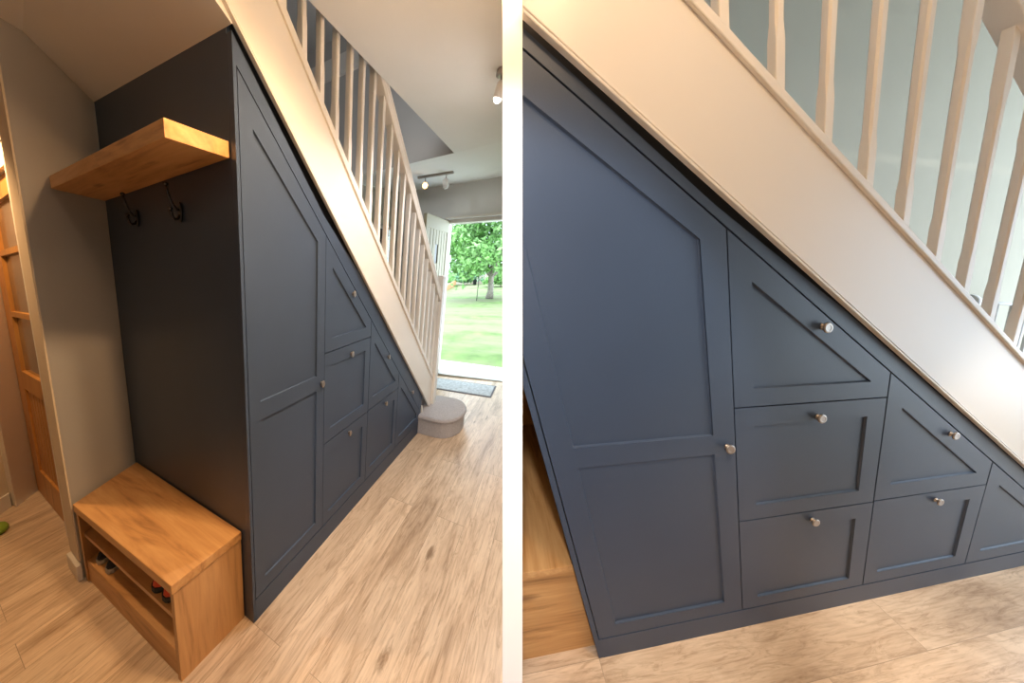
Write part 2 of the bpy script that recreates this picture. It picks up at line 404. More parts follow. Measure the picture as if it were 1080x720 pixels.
def cupboard(fr, label, depth, ztop_back, low_line, fill):
    root = empty('understairs_cupboard', fr, (1.2, .1, 0), label, 'cupboard')
    e = 2.58
    L0, Lm = low_line
    F0, Fm = fill
    # face frame: left stile, sloping top rail, plinth
    mb = MB()
    mb.prism([(0, 0), (.017, 0), (.017, F0 + Fm * .017), (0, F0)], 0, .03)
    tl = lambda x: L0 + Lm * x - .004
    xs = [(.017, F0 + Fm * .017), (.6, F0 + Fm * .6), (1.02, tl(1.02)), (2.5, tl(2.5))]
    for (xa, za), (xb, zb) in zip(xs, xs[1:]):
        mb.prism([(xa, hyp(xa) + .004), (xb, hyp(xb) + .004), (xb, zb), (xa, za)], .001, .03)
    mb.prism([(2.504, .105), (e, .105), (e, tl(e)), (2.504, tl(2.504))], .0005, .03)
    emit('face_frame', mb, M['navy'], fr, root)
    emit('plinth', MB().prism([(.017, 0), (e, 0), (e, .105), (.017, .105)], -.001, .03), M['navy'], fr, root)
    emit('end_panel', MB().hexa([(0, .0305, 0), (.02, .0305, 0), (.02, depth, 0), (0, depth, 0)],
                                [(0, .0305, F0 + .045), (.02, .0305, F0 + .03), (.02, depth, ztop_back), (0, depth, ztop_back + .03)]), M['navy'], fr, root)
    # boards behind the doors, seen as dark lines in the gaps
    emit('carcass_back', MB().prism([(.022, .02), (e, .02), (e, L0 + Lm * e + .04), (.022, L0 + Lm * .022 + .04)], .033, .047), M['navy_in'], fr, root)
    for nm, outer, panels, kb in FRONTS:
        d = emit(nm, front_mesh(outer, panels), M['navy'], fr, root)
        knob(fr, d, *kb)
    return root

# ------------------------------------------------------------------ the staircase
def baluster_mesh(x, zb, zt, r, y=.0):
    mb = MB(); rings = []
    for z, c in ((zb, .0015), (zb + .13, .0015), (zb + .165, .0048), (zt - .19, .0048), (zt - .155, .0015), (zt, .0015)):
        a = r - (.0008 if c > .003 else 0); q = a - c
        rings.append([(x + u, y + v, z) for u, v in ((a, -q), (a, q), (q, a), (-q, a), (-a, q), (-a, -q), (-q, -a), (q, -a))])
    return mb.loft(rings, smooth=False)
def staircase(fr, label, low, capb, capt, x_a, x_b, phase, first, last, newel_x, rail, step_c, width, br):
    root = empty('staircase', fr, (1.5, .3, 0), label, 'staircase')
    l0, lm = low; b0, bm_ = capb; t0, tm = capt; ru0, ru1, rm = rail
    yf = -.014
    st = emit('stringer', MB().prism([(x_a, l0 + lm * x_a), (x_b, l0 + lm * x_b), (x_b, b0 + bm_ * x_b), (x_a, b0 + bm_ * x_a)], yf, -.002), M['white'], fr, root)
    # moulding along the lower edge and the cap along the upper edge
    mb = MB()
    for o0, o1, yy in ((.0, .009, -.006), (.013, .019, -.003)):
        mb.prism([(x_a, l0 + lm * x_a + o0), (x_b, l0 + lm * x_b + o0), (x_b, l0 + lm * x_b + o1), (x_a, l0 + lm * x_a + o1)], yf + yy, yf + .003)
    emit('lower_moulding', mb, M['white'], fr, st, bevel=.002)
    cap = MB().prism([(x_a, b0 + bm_ * x_a), (x_b, b0 + bm_ * x_b), (x_b, t0 + tm * x_b), (x_a, t0 + tm * x_a)], yf - .010, .03)
    emit('base_rail', cap, M['white'], fr, root, bevel=.003)
    for k in range(first, last):
        x = phase + .1415 * k
        emit('baluster', baluster_mesh(x, t0 + tm * x - .03, ru0 + rm * x + .03, br), M['white'], fr, root)
    xa = x_a
    prof = lambda x: [(-.03, ru0), (.03, ru0), (.036, ru0 + .03), (.03, ru0 + .045), (.036, ru0 + .07), (.022, ru1), (-.022, ru1), (-.036, ru0 + .07), (-.03, ru0 + .045), (-.036, ru0 + .03)]
    emit('handrail', MB().loft([[(x, p[0], p[1] + rm * x) for p in prof(x)] for x in (xa, newel_x)], smooth=False), M['white'], fr, root, bevel=.003)
    nz = ru1 + rm * newel_x + .15
    nb = MB(); a = .042
    nb.loft([[(newel_x + u * q / K * .75, v * q, z) for u, v in ((1, -1), (1, 1), (-1, 1), (-1, -1))] for z, q in ((.005, a), (nz - .012, a), (nz, a * .82))], smooth=False)
    emit('newel_post', nb, M['white'], fr, root, bevel=.002)
    # carpeted flight behind the stringer
    n = 12; rise = .185; pts = []
    xs = step_c[0] + .05
    top = [(xs - .262 * i, .17 + rise * i) for i in range(n)]
    for i, (x, z) in enumerate(top):
        pts += [(x, z), (x, z + rise)]
    x, z = top[-1]; pts += [(x - .262, z + rise)]
    poly = pts + [(x - .262, z - .06), (xs, .0)]
    # split the profile into one prism per step to stay convex
    mb = MB()
    for i, (x, z) in enumerate(top):
        if x - .29 < .05: break
        mb.box(x - .262 - .02, x, .05, width - .02, z + rise - .2, z + rise)
    emit('carpeted_flight', mb, M['carpet'], fr, root)
    return root

# =================================================================== LEFT ROOM
ROOM = 'L'
LOW_L = (2.139, -.6954)
cupboard(FC, 'navy under-stairs cupboard in the left half, tall dark end panel with shelf and coat hooks', 1.235, 2.224, LOW_L, (2.118, -.741))
CAPB_L, CAPT_L = (2.437, -.6975), (2.476, -.6975)
RAIL = (3.175, 3.285, -.70)
stl = staircase(FC, 'white staircase in the left half, running down toward the open front door', LOW_L, CAPB_L, CAPT_L, -.45, 2.9, .415, -5, 18, 2.95, RAIL, (2.9,), 1.23, .018)
ROOM = None
def bullnose(fr, parent):
    # D-shaped carpeted bottom step with an overhanging nosing
    def outline(g):
        pts = []
        x0, x1, r = 1.535, 1.97, .2
        pts += [(x1 + g * .3, .16), (x0 - g * .5, .16)]
        cx = (x0 + x1) / 2
        for i in range(13):
            t = math.pi + math.pi * i / 12
            pts.append((cx + (.2175 + g) * math.cos(t), -.2 + (.2 + g) * math.sin(t)))
        return pts
    b = emit('bottom_step', MB().prism(outline(0), 0, .135, 'z'), M['carpet'], fr, parent, bevel=.006)
    emit('nosing', MB().prism(outline(.016), .135, .178, 'z'), M['carpet'], fr, b, bevel=.018)
bullnose(FL, stl)
emit('stringer_foot', MB().box(2.583, 2.605, -.010, .02, 0, .24), M['white'], FC, stl)

# floating shelf
sb = MB().hexa([(-.003, .035, 1.785), (-.003, 1.228, 1.80), (-.186, 1.115, 1.80), (-.168, .035, 1.785)],
               [(-.003, .035, 1.833), (-.003, 1.228, 1.848), (-.186, 1.115, 1.848), (-.168, .035, 1.833)])
emit('floating_shelf', sb, M['oak_y'], FL, bevel=.002, label='thick oak floating shelf fixed across the dark navy end panel', cat='shelf')

def coat_hook(y, z, label):
    root = empty('coat_hook', FL, (-.002, y, z - .05), label, 'hook', 'coat hooks under the shelf')
    mb = MB().prism([(y + .014 * math.cos(t), z + .036 * math.sin(t)) for t in [2 * math.pi * i / 20 for i in range(20)]], -.008, -.001, 'x')
    emit('backplate', mb, M['pewter'], FL, root, bevel=.002)
    up = [(-.006, y, z + .008), (-.016, y, z + .008), (-.026, y, z + .020), (-.034, y, z + .040), (-.040, y, z + .062), (-.043, y, z + .084)]
    emit('hat_prong', MB().tube(up, [.0055, .0055, .005, .0048, .0045, .0045]).lathe((-.0432, y, z + .088), [(.003, -.006), (.0075, -.003), (.0085, .001), (.0075, .005), (.003, .008)], 'z', 12), M['pewter'], FL, root)
    lo = [(-.006, y, z - .012), (-.014, y, z - .024), (-.023, y, z - .027), (-.030, y, z - .021), (-.034, y, z - .008), (-.035, y, z + .003)]
    emit('coat_prong', MB().tube(lo, .005).lathe((-.035, y, z + .007), [(.003, -.005), (.0075, -.002), (.0085, .001), (.0075, .005), (.003, .007)], 'z', 12), M['pewter'], FL, root)
coat_hook(.41, 1.665, 'dark metal coat hook nearer the front corner of the navy panel')
coat_hook(.84, 1.685, 'dark metal coat hook nearer the grey alcove wall')

# oak shoe bench: t runs from the front corner to the wall, d from the navy panel to the open front
BA, BB, BC, BD = Vector((-.004, .068)), Vector((-.004, 1.195)), Vector((-.262, 1.055)), Vector((-.227, .083))
class BenchFrame:
    def __call__(s, p):
        t, d, z = p
        a = BA.lerp(BB, t); b = BD.lerp(BC, t); q = a.lerp(b, d)
        return FL((q.x, q.y, z))
FB = BenchFrame()
bench = empty('shoe_bench', FB, (.5, .5, 0), 'oak shoe bench with open shelves against the navy panel, left half', 'bench')
class Metric:   # bench frame in metres so that the grain keeps its scale
    def __call__(s, p): return FB((p[0] / 1.1, p[1] / .25, p[2]))
FM = Metric()
LB, DB = 1.1, .25
emit('top', MB().box(-.006, LB + .004, 0, DB + .006, .388, .425), M['oak_x'], FM, bench, bevel=.002)
emit('side', MB().box(0, .028, 0, DB, 0, .3875), M['oak_z'], FM, bench, bevel=.001)
emit('side', MB().box(LB - .028, LB, 0, DB, 0, .3875), M['oak_z'], FM, bench, bevel=.001)
emit('shelf', MB().box(.0285, LB - .0285, .012, DB - .010, .246, .264), M['oak_x'], FM, bench, bevel=.001)
emit('base_board', MB().box(.0285, LB - .0285, .012, DB - .006, .098, .116), M['oak_x'], FM, bench, bevel=.001)
emit('kickboard', MB().box(.0285, LB - .0285, DB - .024, DB - .006, 0, .0975), M['oak_x'], FM, bench, bevel=.001)
emit('back', MB().box(.0285, LB - .0285, .001, .0115, .02, .3875), M['oak_x'], FM, bench)

def shoe(t, z, m, sole_m, label, group, L=.25, Wd=.095, d0=.232, turn=0.0):
    """heel at the back of the shelf, toe to the open front"""
    root = empty('shoe', FM, (t, .12, z), label, 'shoe', group)
    class SF:
        def __call__(s, p):   # p.x forward from the toe end, p.y sideways
            return FM((t + p[1] + turn * p[0], d0 - p[0], z + p[2]))
    sf = SF()
    half = [(0, .30), (.03, .62), (.09, .92), (.18, 1.0), (.30, .96), (.45, .80), (.60, .74), (.78, .80), (.90, .72), (.97, .48), (1, .2)]
    S = L / 1.0
    def ring(f, z0, ws):
        return [(h[0] * S * .72, h[1] * Wd / 2 * ws, z0) for h in half] + [(h[0] * S * .72, -h[1] * Wd / 2 * ws, z0) for h in reversed(half)]
    emit('sole', MB().loft([ring(0, 0, .95), ring(0, .006, 1.02), ring(0, .018, 1.02), ring(0, .021, .97)], smooth=False), sole_m, sf, root)
    ups = []
    prof = [(.02, .25, .028), (.08, .72, .042), (.2, .95, .050), (.35, .92, .064), (.5, .78, .082), (.65, .72, .088), (.8, .76, .086), (.93, .62, .090), (.99, .30, .080)]
    for x, wd, h in prof:
        ups.append([(x * S * .72, Wd / 2 * wd * math.cos(a), .019 + (h - .019) * max(0, math.sin(a)) ** .75) for a in [math.pi * i / 10 for i in range(11)]])
    emit('upper', MB().loft(ups), m, sf, root)
    lc = MB()
    for x, h in ((.30, .060), (.37, .067), (.44, .075)):
        lc.tube([(x * S * .72, -.022, h - .006), (x * S * .72 + .004, 0, h + .004), (x * S * .72, .022, h - .006)], .003, 6)
    emit('laces', lc, M['lace'] if m is M['shoe_red'] else M['dark'], sf, root)
shoe(.97, .1165, M['shoe_dark'], M['sole_w'], 'dark shoe at the far left end of the bench, lower level', 'dark shoes on the lower level')
shoe(.84, .1165, M['shoe_dark'], M['sole_w'], 'dark shoe on the lower level, second from the left end of bench', 'dark shoes on the lower level')
shoe(.255, .2645, M['shoe_red'], M['dark'], 'orange-red trainer on the upper bench shelf, left one of the pair', 'orange trainers on the upper shelf', L=.26)
shoe(.155, .2645, M['shoe_red'], M['dark'], 'orange-red trainer on the upper bench shelf, nearest the bench end', 'orange trainers on the upper shelf', L=.26)

# ---- shell of the left room
CZ, AE, AD = 2.345, 1.76, -.21
wallslab('floor_left', FL, [([(-2.3, -4, 0), (3.05, -4, 0), (3.05, 3.2, 0), (-2.3, 3.2, 0)], (0, 0, -.08))], M['floor'], 'L')
CE = -.045
wallslab('ceiling_left', FL, [
    ([(-2.3, -4, CZ), (AE, -4, CZ), (AE, CE, CZ), (-2.3, CE, CZ)], (0, 0, .2)),
    ([(-2.3, CE, CZ), (-.328, CE, CZ), (-.2, 1.1, CZ), (-.2, 3.2, CZ), (-2.3, 3.2, CZ)], (0, 0, .2)),
    ([(-.2, 1.24, CZ), (AE, 1.24, CZ), (AE, 3.2, CZ), (-.2, 3.2, CZ)], (0, 0, .2)),
    ([(AE, -4, CZ), (3.2, -4, 2.475), (3.2, 3.2, 2.475), (AE, 3.2, CZ)], (0, 0, .2))], M['ceil'], 'L')
wallslab('trim_1', FL, [([(.0, -.003, 2.132), (.0, 1.27, 2.228), (-.2, 1.13, 2.3474), (-.328, -.003, CZ)], (.05, 0, .06))], M['ceil'])
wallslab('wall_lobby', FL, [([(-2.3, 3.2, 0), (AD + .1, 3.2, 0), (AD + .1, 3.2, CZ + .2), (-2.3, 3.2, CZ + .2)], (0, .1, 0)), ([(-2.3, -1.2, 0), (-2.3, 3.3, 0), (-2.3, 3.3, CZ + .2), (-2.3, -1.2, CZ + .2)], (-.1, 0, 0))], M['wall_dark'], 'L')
# stairwell above the ceiling line
wallslab('wall_upper', FL, [
    ([(AE - .006, CE, CZ), (AE - .006, 1.235, CZ), (AE - .006, 1.235, CZ + .205), (AE - .006, CE, CZ + .205)], (.005, 0, 0)),
    ([(AE - .006, CE, CZ + .205), (AE - .006, 2.05, CZ + .205), (AE - .006, 2.05, 3.60), (AE - .006, CE, 3.60)], (.1, 0, 0)),
    ([(-1.6, 2.05, CZ + .21), (AE + .1, 2.05, CZ + .21), (AE + .1, 2.05, 3.7), (-1.6, 2.05, 3.7)], (0, .1, 0)),
    ([(-1.6, -1.2, 3.6), (AE + .1, -1.2, 3.6), (AE + .1, 2.05, 3.6), (-1.6, 2.05, 3.6)], (0, 0, .1)),
    ([(-1.6, -1.2, CZ + .21), (-1.6, 2.05, CZ + .21), (-1.6, 2.05, 3.6), (-1.6, -1.2, 3.6)], (-.1, 0, 0)),
    ([(-1.6, -1.2, CZ + .21), (AE + .1, -1.2, CZ + .21), (AE + .1, -1.2, 3.6), (-1.6, -1.2, 3.6)], (0, -.1, 0))], M['wall'])
wallslab('trim_2', FL, [([(AE - .03, CE, 3.26), (AE - .03, 2.05, 3.26), (AE - .03, 2.05, 3.43), (AE - .03, CE, 3.43)], (.1, 0, 0))], M['white'])
# alcove wall beside the bench, with its end face
mb = MB().hexa([(.0, 1.238, 0), (-.265, 1.09, 0), (-.265, 1.255, 0), (.0, 1.40, 0)], [(.0, 1.238, CZ + .1), (-.265, 1.09, CZ + .1), (-.265, 1.255, CZ + .1), (.0, 1.40, CZ + .1)])
emit('wall_alcove', mb, M['wall'], FL, kind='structure')
emit('trim_3', MB().box(-.2705, -.2652, 1.092, 1.2555, .1, CZ), M['wallw'], FL, kind='structure')
emit('baseboard_alcove', MB().box(-.284, -.266, 1.082, 1.26, 0, .085), M['white'], FL, bevel=.003, kind='structure')
# wall along the far side of the stairs, with a small window
wx0, wx1, wz0, wz1 = 2.24, 2.70, 1.28, 1.99
wallslab('wall_stairs', FL, [
    ([(.0, 1.26, 0), (wx0, 1.26, 0), (wx0, 1.26, CZ), (.0, 1.26, CZ)], (0, .12, 0)),
    ([(wx1, 1.26, 0), (2.97, 1.26, 0), (2.97, 1.26, CZ + .1), (wx1, 1.26, CZ + .1)], (0, .12, 0)),
    ([(wx0, 1.26, 0), (wx1, 1.26, 0), (wx1, 1.26, wz0), (wx0, 1.26, wz0)], (0, .12, 0)),
    ([(wx0, 1.26, wz1), (wx1, 1.26, wz1), (wx1, 1.26, CZ + .06), (wx0, 1.26, CZ + .06)], (0, .12, 0))], M['wallg'])
win = emit('window_1', MB().box(wx0, wx1, 1.28, 1.33, wz0, wz0 + .04).box(wx0, wx1, 1.28, 1.33, wz1 - .04, wz1).box(wx0, wx0 + .04, 1.28, 1.33, wz0 + .04, wz1 - .04).box(wx1 - .04, wx1, 1.28, 1.33, wz0 + .04, wz1 - .04), M['white'], FL, kind='structure')
emit('pane', MB().box(wx0 + .041, wx1 - .041, 1.30, 1.306, wz0 + .041, wz1 - .041), M['glass'], FL, win)

# ---- glazed oak door in the far left, its wall and casing

def zl(z): return z
mb = MB()
mb.box(AD, AD + .04, 1.60, 1.74, .01, 1.955).box(AD, AD + .04, 2.27, 2.46, .01, 1.955)
for z0, z1 in ((.01, .21), (.78, .895), (1.235, 1.265), (1.585, 1.615), (1.86, 1.955)): mb.box(AD, AD + .04, 1.74, 2.27, z0, z1)
dr = emit('door_1', mb, M['odoor'], FL, kind='structure')
pb = MB()
for i in range(7):
    y0 = 1.74 + .53 / 7 * i
    pb.box(AD + .010, AD + .034, y0 + .005, y0 + .53 / 7 - .005, .21, .78)
pb.box(AD + .024, AD + .032, 1.74, 2.27, .21, .78)
emit('board_panel', pb, M['odoor'], FL, dr)
for z0, z1 in ((.895, 1.235), (1.265, 1.585), (1.615, 1.86)):
    emit('glass_pane', MB().box(AD + .016, AD + .022, 1.74, 2.27, z0, z1), M['frost'], FL, dr)
emit('trim_4', MB().box(AD - .02, AD + .05, 1.50, 1.60, 0, 2.06).box(AD - .02, AD + .05, 1.60, 2.46, 1.957, 2.06).box(AD - .025, AD - .015, 1.50, 2.6, 2.05, 2.07), M['white'], FL, kind='structure')
wallslab('wall_door', FL, [
    ([(AD, 1.26, 0), (AD, 1.50, 0), (AD, 1.50, CZ), (AD, 1.26, CZ)], (.1, 0, 0)),
    ([(AD, 1.50, 2.062), (AD, 3.2, 2.062), (AD, 3.2, CZ), (AD, 1.50, CZ)], (.1, 0, 0)),
    ([(AD + .042, 2.40, 0), (AD + .042, 3.2, 0), (AD + .042, 3.2, 2.062), (AD + .042, 2.40, 2.062)], (.1, 0, 0))], M['wallw'])
# returning jamb and wall at the very left edge
mb = MB().hexa([(-.205, 2.47, 0), (-.315, 2.335, 0), (-.335, 2.45, 0), (-.205, 2.62, 0)], [(-.205, 2.47, 2.06), (-.315, 2.335, 2.06), (-.335, 2.45, 2.06), (-.205, 2.62, 2.06)])
emit('trim_5', mb, M['white'], FL, kind='structure', bevel=.004)
mb = MB().hexa([(-.325, 2.40, 0), (-.40, 2.33, 0), (-.46, 2.6, 0), (-.345, 2.6, 0)], [(-.325, 2.40, CZ), (-.40, 2.33, CZ), (-.46, 2.6, CZ), (-.345, 2.6, CZ)])
emit('wall_left', mb, M['wallw'], FL, kind='structure')
emit('baseboard_left', MB().hexa([(-.328, 2.375, 0), (-.402, 2.305, 0), (-.402, 2.329, 0), (-.328, 2.399, 0)], [(-.328, 2.375, .1), (-.402, 2.305, .1), (-.402, 2.329, .1), (-.328, 2.399, .1)]), M['white'], FL, kind='structure', bevel=.003)
gb = MB().loft([[(-.42 + r * math.cos(t) * .05, 2.10 + r * math.sin(t) * .08, z) for t in [2 * math.pi * i / 14 for i in range(14)]] for r, z in ((.9, .001), (1.05, .012), (.95, .028), (.6, .04), (.2, .043))])
emit('folded_cloth', gb, M['green'], FL, label='small bright green cloth on the floor at the far left edge', cat='cloth')

# ---- front wall with the open doorway (local x = outward)
WT = 2.055
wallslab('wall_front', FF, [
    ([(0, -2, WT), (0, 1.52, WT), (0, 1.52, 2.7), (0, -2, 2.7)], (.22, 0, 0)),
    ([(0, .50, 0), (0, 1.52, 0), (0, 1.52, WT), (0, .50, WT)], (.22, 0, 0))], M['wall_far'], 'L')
fm = wallslab('trim_6', FF, [
    ([(-.012, -2, 2.04), (-.012, .5, 2.04), (-.012, .5, 2.062), (-.012, -2, 2.062)], (.03, 0, 0)),
    ([(.05, -2, 1.985), (.05, .5, 1.985), (.05, .5, 2.04), (.05, -2, 2.04)], (.10, 0, 0)),
    ([(.02, -2, 1.985), (.02, .5, 1.985), (.02, .5, 2.0), (.02, -2, 2.0)], (.12, 0, 0)),
    ([(.05, .465, 0), (.05, .50, 0), (.05, .50, 1.985), (.05, .465, 1.985)], (.10, 0, 0))], M['white'], 'L')
wallslab('trim_7', FF, [([(-.02, -2, .001), (-.02, .465, .001), (-.02, .465, .022), (-.02, -2, .022)], (.16, 0, 0))], M['threshold'], 'L')
# open front door leaf standing along the hall
dl = Frame(OL + UL * 2.965 + WL * .47, UL, WL, VL)
x0, x1 = -.70, -.005
mb = MB().box(x0, x1, 0, .045, 1.88, 2.02).box(x0, x1, 0, .045, .02, .2).box(x0, x0 + .05, 0, .045, .2, 1.88).box(x1 - .05, x1, 0, .045, .2, 1.88)
fd = emit('door_2', mb, M['cream'], dl, kind='structure', bevel=.002)
bb = MB(); nb = 7; bw = (x1 - x0 - .1) / nb
for i in range(nb):
    q0 = x0 + .05 + bw * i
    if i == 3:
        bb.box(q0 + .007, q0 + bw - .007, .008, .04, .2, 1.50).box(q0 + .007, q0 + bw - .007, .008, .04, 1.72, 1.88)
    else: bb.box(q0 + .007, q0 + bw - .007, .008, .04, .2, 1.88)
    bb.box(q0 - .007, q0 + .007, .026, .036, .2, 1.88)
emit('board_panel', bb, M['cream'], dl, fd)
q0 = x0 + .05 + bw * 3
emit('glazing_slot', MB().box(q0 + .004, q0 + bw - .004, .018, .028, 1.50, 1.72), M['frost'], dl, fd)

# ---- doormat
def matpts(g): return [(2.47 + g, .40 - g), (2.50 + g, -.515 + g), (2.84 - g, -.505 + g), (2.81 - g, .42 - g)]
dm = emit('doormat', MB().prism(matpts(.02), .0005, .010, 'z'), M['mat_'], FL, label='grey rectangular doormat inside the open front door', cat='doormat')
emit('border', MB().prism(matpts(0), .0003, .006, 'z'), M['mat_edge'], FL, dm, label='dark edging strip')

# ---- ceiling lights
tk = empty('track_light', FL, (2.27, .4, 2.38), 'ceiling spotlight bar near the front door with one bulb glowing orange', 'light')
cz = lambda a: CZ + (a - AE) * .13 / 1.44
emit('track', MB().hexa([(2.235, .62, cz(2.235) - .022), (2.295, .19, cz(2.295) - .022), (2.325, .19, cz(2.325) - .022), (2.265, .62, cz(2.265) - .022)],
                        [(2.235, .62, cz(2.235) - .001), (2.295, .19, cz(2.295) - .001), (2.325, .19, cz(2.325) - .001), (2.265, .62, cz(2.265) - .001)]), M['steel'], FL, tk)
def spot_head(fr, parent, c, d, m_bulb, r=.034, ln=.085, top=None):
    c = Vector(c); d = Vector(d).normalized()
    hd = emit('spot_head', MB().tube([c - d * ln * .5, c - d * ln * .35, c + d * ln * .5], [r * .6, r, r], 16), M['can'], fr, parent)
    emit('bulb', MB().tube([c + d * ln * .35, c + d * (ln * .5 + .006), c + d * (ln * .5 + .016)], [r * .85, r * .85, r * .5], 16), m_bulb, fr, hd)
    emit('arm', MB().tube([Vector(top), c - d * ln * .2], .006, 8), M['steel'], fr, hd)
spot_head(FL, tk, (2.22, .50, 2.285), (-.75, -.35, -.35), M['bulb'], .032, .07, (2.25, .52, cz(2.25) - .02))
spot_head(FL, tk, (2.27, .26, 2.285), (.25, -.1, -1), M['can'], .034, .08, (2.30, .27, cz(2.3) - .02))
t2 = empty('ceiling_spotlight', FL, (.955, -.625, CZ - .1), 'small ceiling spotlight cut off at the top beside the white dividing wall', 'light')
emit('mount', MB().lathe((.955, -.65, 0), [(.03, CZ - .001), (.03, CZ - .022), (.012, CZ - .026)], 'z'), M['steel'], FL, t2)
spot_head(FL, t2, (.955, -.65, CZ - .085), (.1, .3, -1), M['bulb_w'], .026, .07, (.955, -.65, CZ - .02))

# ---- garden beyond the front door
go = wallslab('lawn', FL, [([(3.66, -6, -.06), (60, -40, -.06), (60, 60, -.06), (3.66, 30, -.06)], (0, 0, -.1))], M['grass'], 'L')
tag(go, 'sunlit mown lawn in front of the open door', 'lawn', kind='stuff')
for i in range(2):
    for j in range(5):
        y0 = -.93 + j * .42 + (.2 if i else 0)
        emit('paving_slab', MB().box(3.20 + i * .215, 3.41 + i * .215, y0 + .006, y0 + .414, -.07, -.022), M['patio'], FL, bevel=.004,
             label='pale square paving slab between the doorstep and the lawn', cat='paving slab', group='paving slabs outside the front door')
def leafy(center, rad, n, size, flat=1.0, seed=1, keep=lambda p: True):
    rnd = random.Random(seed); mb = MB()
    blobs = [(Vector((rnd.gauss(0, .5), rnd.gauss(0, .5), rnd.gauss(0, .42) * flat)), rnd.uniform(.30, .55)) for _ in range(26)]
    for _ in range(n):
        c, r = blobs[rnd.randrange(len(blobs))]
        d = Vector((rnd.gauss(0, 1), rnd.gauss(0, 1), rnd.gauss(0, 1))).normalized() * r * rnd.uniform(.7, 1.05)
        p = c + d
        p = Vector((center[0] + p.x * rad[0], center[1] + p.y * rad[1], center[2] + p.z * rad[2]))
        if not keep(p): continue
        u = Vector((rnd.gauss(0, 1), rnd.gauss(0, 1), rnd.gauss(0, .7))).normalized(); v = u.orthogonal().normalized()
        v = (v * math.cos(rnd.random() * 6) + u.cross(v) * math.sin(rnd.random() * 6)).normalized()
        s = size * rnd.uniform(.6, 1.2)
        b = len(mb.v)
        mb.v += [tuple(p - u * s), tuple(p + v * s * .45), tuple(p + u * s), tuple(p - v * s * .45)]
        mb.face((b, b + 1, b + 2, b + 3))
    return mb
tx, ty = 13.6, 2.35
tree = empty('garden_tree', FL, (tx, ty, -.06), 'broad leafy green tree with a pale trunk on the lawn', 'tree')
tr = MB().tube([(tx, ty, -.035), (tx + .02, ty - .02, .35), (tx, ty + .03, .9), (tx - .02, ty, 1.5), (tx, ty, 2.4)], [.24, .17, .15, .14, .09], 12)
for dx, dy, dz in ((.7, -.9, .9), (-.5, .9, 1.0), (.3, .6, 1.3), (-.6, -.5, 1.2)):
    tr.tube([(tx, ty, 1.0), (tx + dx * .4, ty + dy * .45, 1.4), (tx + dx, ty + dy, 1.2 + dz)], [.10, .075, .04], 8)
emit('trunk', tr, M['bark'], FL, tree)
emit('foliage', leafy((tx, ty - .1, 2.65), (1.9, 2.3, 1.85), 11000, .15, 1, 3, lambda p: p.z > .85 + .35 * math.sin(p.y * 3)), M['leaf'], FL, tree)
def shrub(c, r, n, sz, m, seed, label, group):
    root = empty('garden_shrub', FL, (c[0], c[1], -.06), label, 'shrub', group)
    emit('stem', MB().tube([(c[0], c[1], -.05), (c[0], c[1], c[2])], [.06, .03], 8), M['bark'], FL, root)
    emit('foliage', leafy(c, r, n, sz, 1, seed, lambda p: p.z > .2), m, FL, root)
shrub((25.4, 8.2, .75), (.7, 1.2, 1.0), 2600, .2, M['bush'], 5, 'rounded blue-green shrub behind the lawn, left of the tree', 'shrubs behind the lawn')
shrub((22.5, 3.6, .55), (.7, 1.2, .7), 2600, .2, M['leaf'], 6, 'low green shrub far behind the tree trunk', 'shrubs behind the lawn')
shrub((23, 0.4, .9), (1.2, 1.5, 1.0), 2600, .2, M['leaf'], 8, 'green shrub at the right end of the pale fence', 'shrubs behind the lawn')
# brick edging, fence, house, pole
emit('garden_wall', MB().hexa([(15.5, 6.6, -.058), (24, 8.6, -.058), (24.3, 8.6, -.058), (15.8, 6.5, -.058)], [(15.5, 6.6, .22), (24, 8.6, .45), (24.3, 8.6, .45), (15.8, 6.5, .22)]), M['brick'], FL, label='low orange brick wall along the left edge of the lawn', cat='wall')
fb = empty('garden_fence', FL, (27, 4, -.06), 'pale timber fence across the far end of the lawn', 'fence')
pl = MB()
for i in range(46): pl.box(27, 27.05, -3 + i * .3, -3 + i * .3 + .27, -.058, .95)
emit('boards', pl, M['fence'], FL, fb)
emit('rail', MB().box(27.05, 27.1, -3, 10.8, .72, .8), M['fence'], FL, fb)
hs = empty('far_house', FL, (34, 12, -.06), 'white rendered house glimpsed beyond the garden, left side', 'house')
emit('walls', MB().box(34, 40, 9, 17, -.058, 1.5), M['render_'], FL, hs)
emit('roof', MB().prism([(33.6, 1.5), (40.4, 1.5), (37, 2.6)], 8.7, 17.3, 'y'), M['roof'], FL, hs)
for y in (10.0, 12.2, 14.4): emit('window', MB().box(33.95, 34.0, y, y + .9, .4, 1.2), M['frost'], FL, hs)
bf = empty('bird_feeder', FL, (12.5, 2.75, -.06), 'thin dark pole with a small hanging feeder beside the tree', 'bird feeder')
emit('pole', MB().tube([(12.5, 2.75, -.058), (12.5, 2.75, .95), (12.5, 2.80, 1.04), (12.5, 2.90, 1.05), (12.5, 2.95, .98)], .018, 8), M['dark'], FL, bf)
emit('feeder', MB().lathe((12.5, 2.95, .80), [(.03, -.13), (.09, -.12), (.09, .05), (.12, .06), (.02, .16)], 'z', 12), M['dark'], FL, bf)

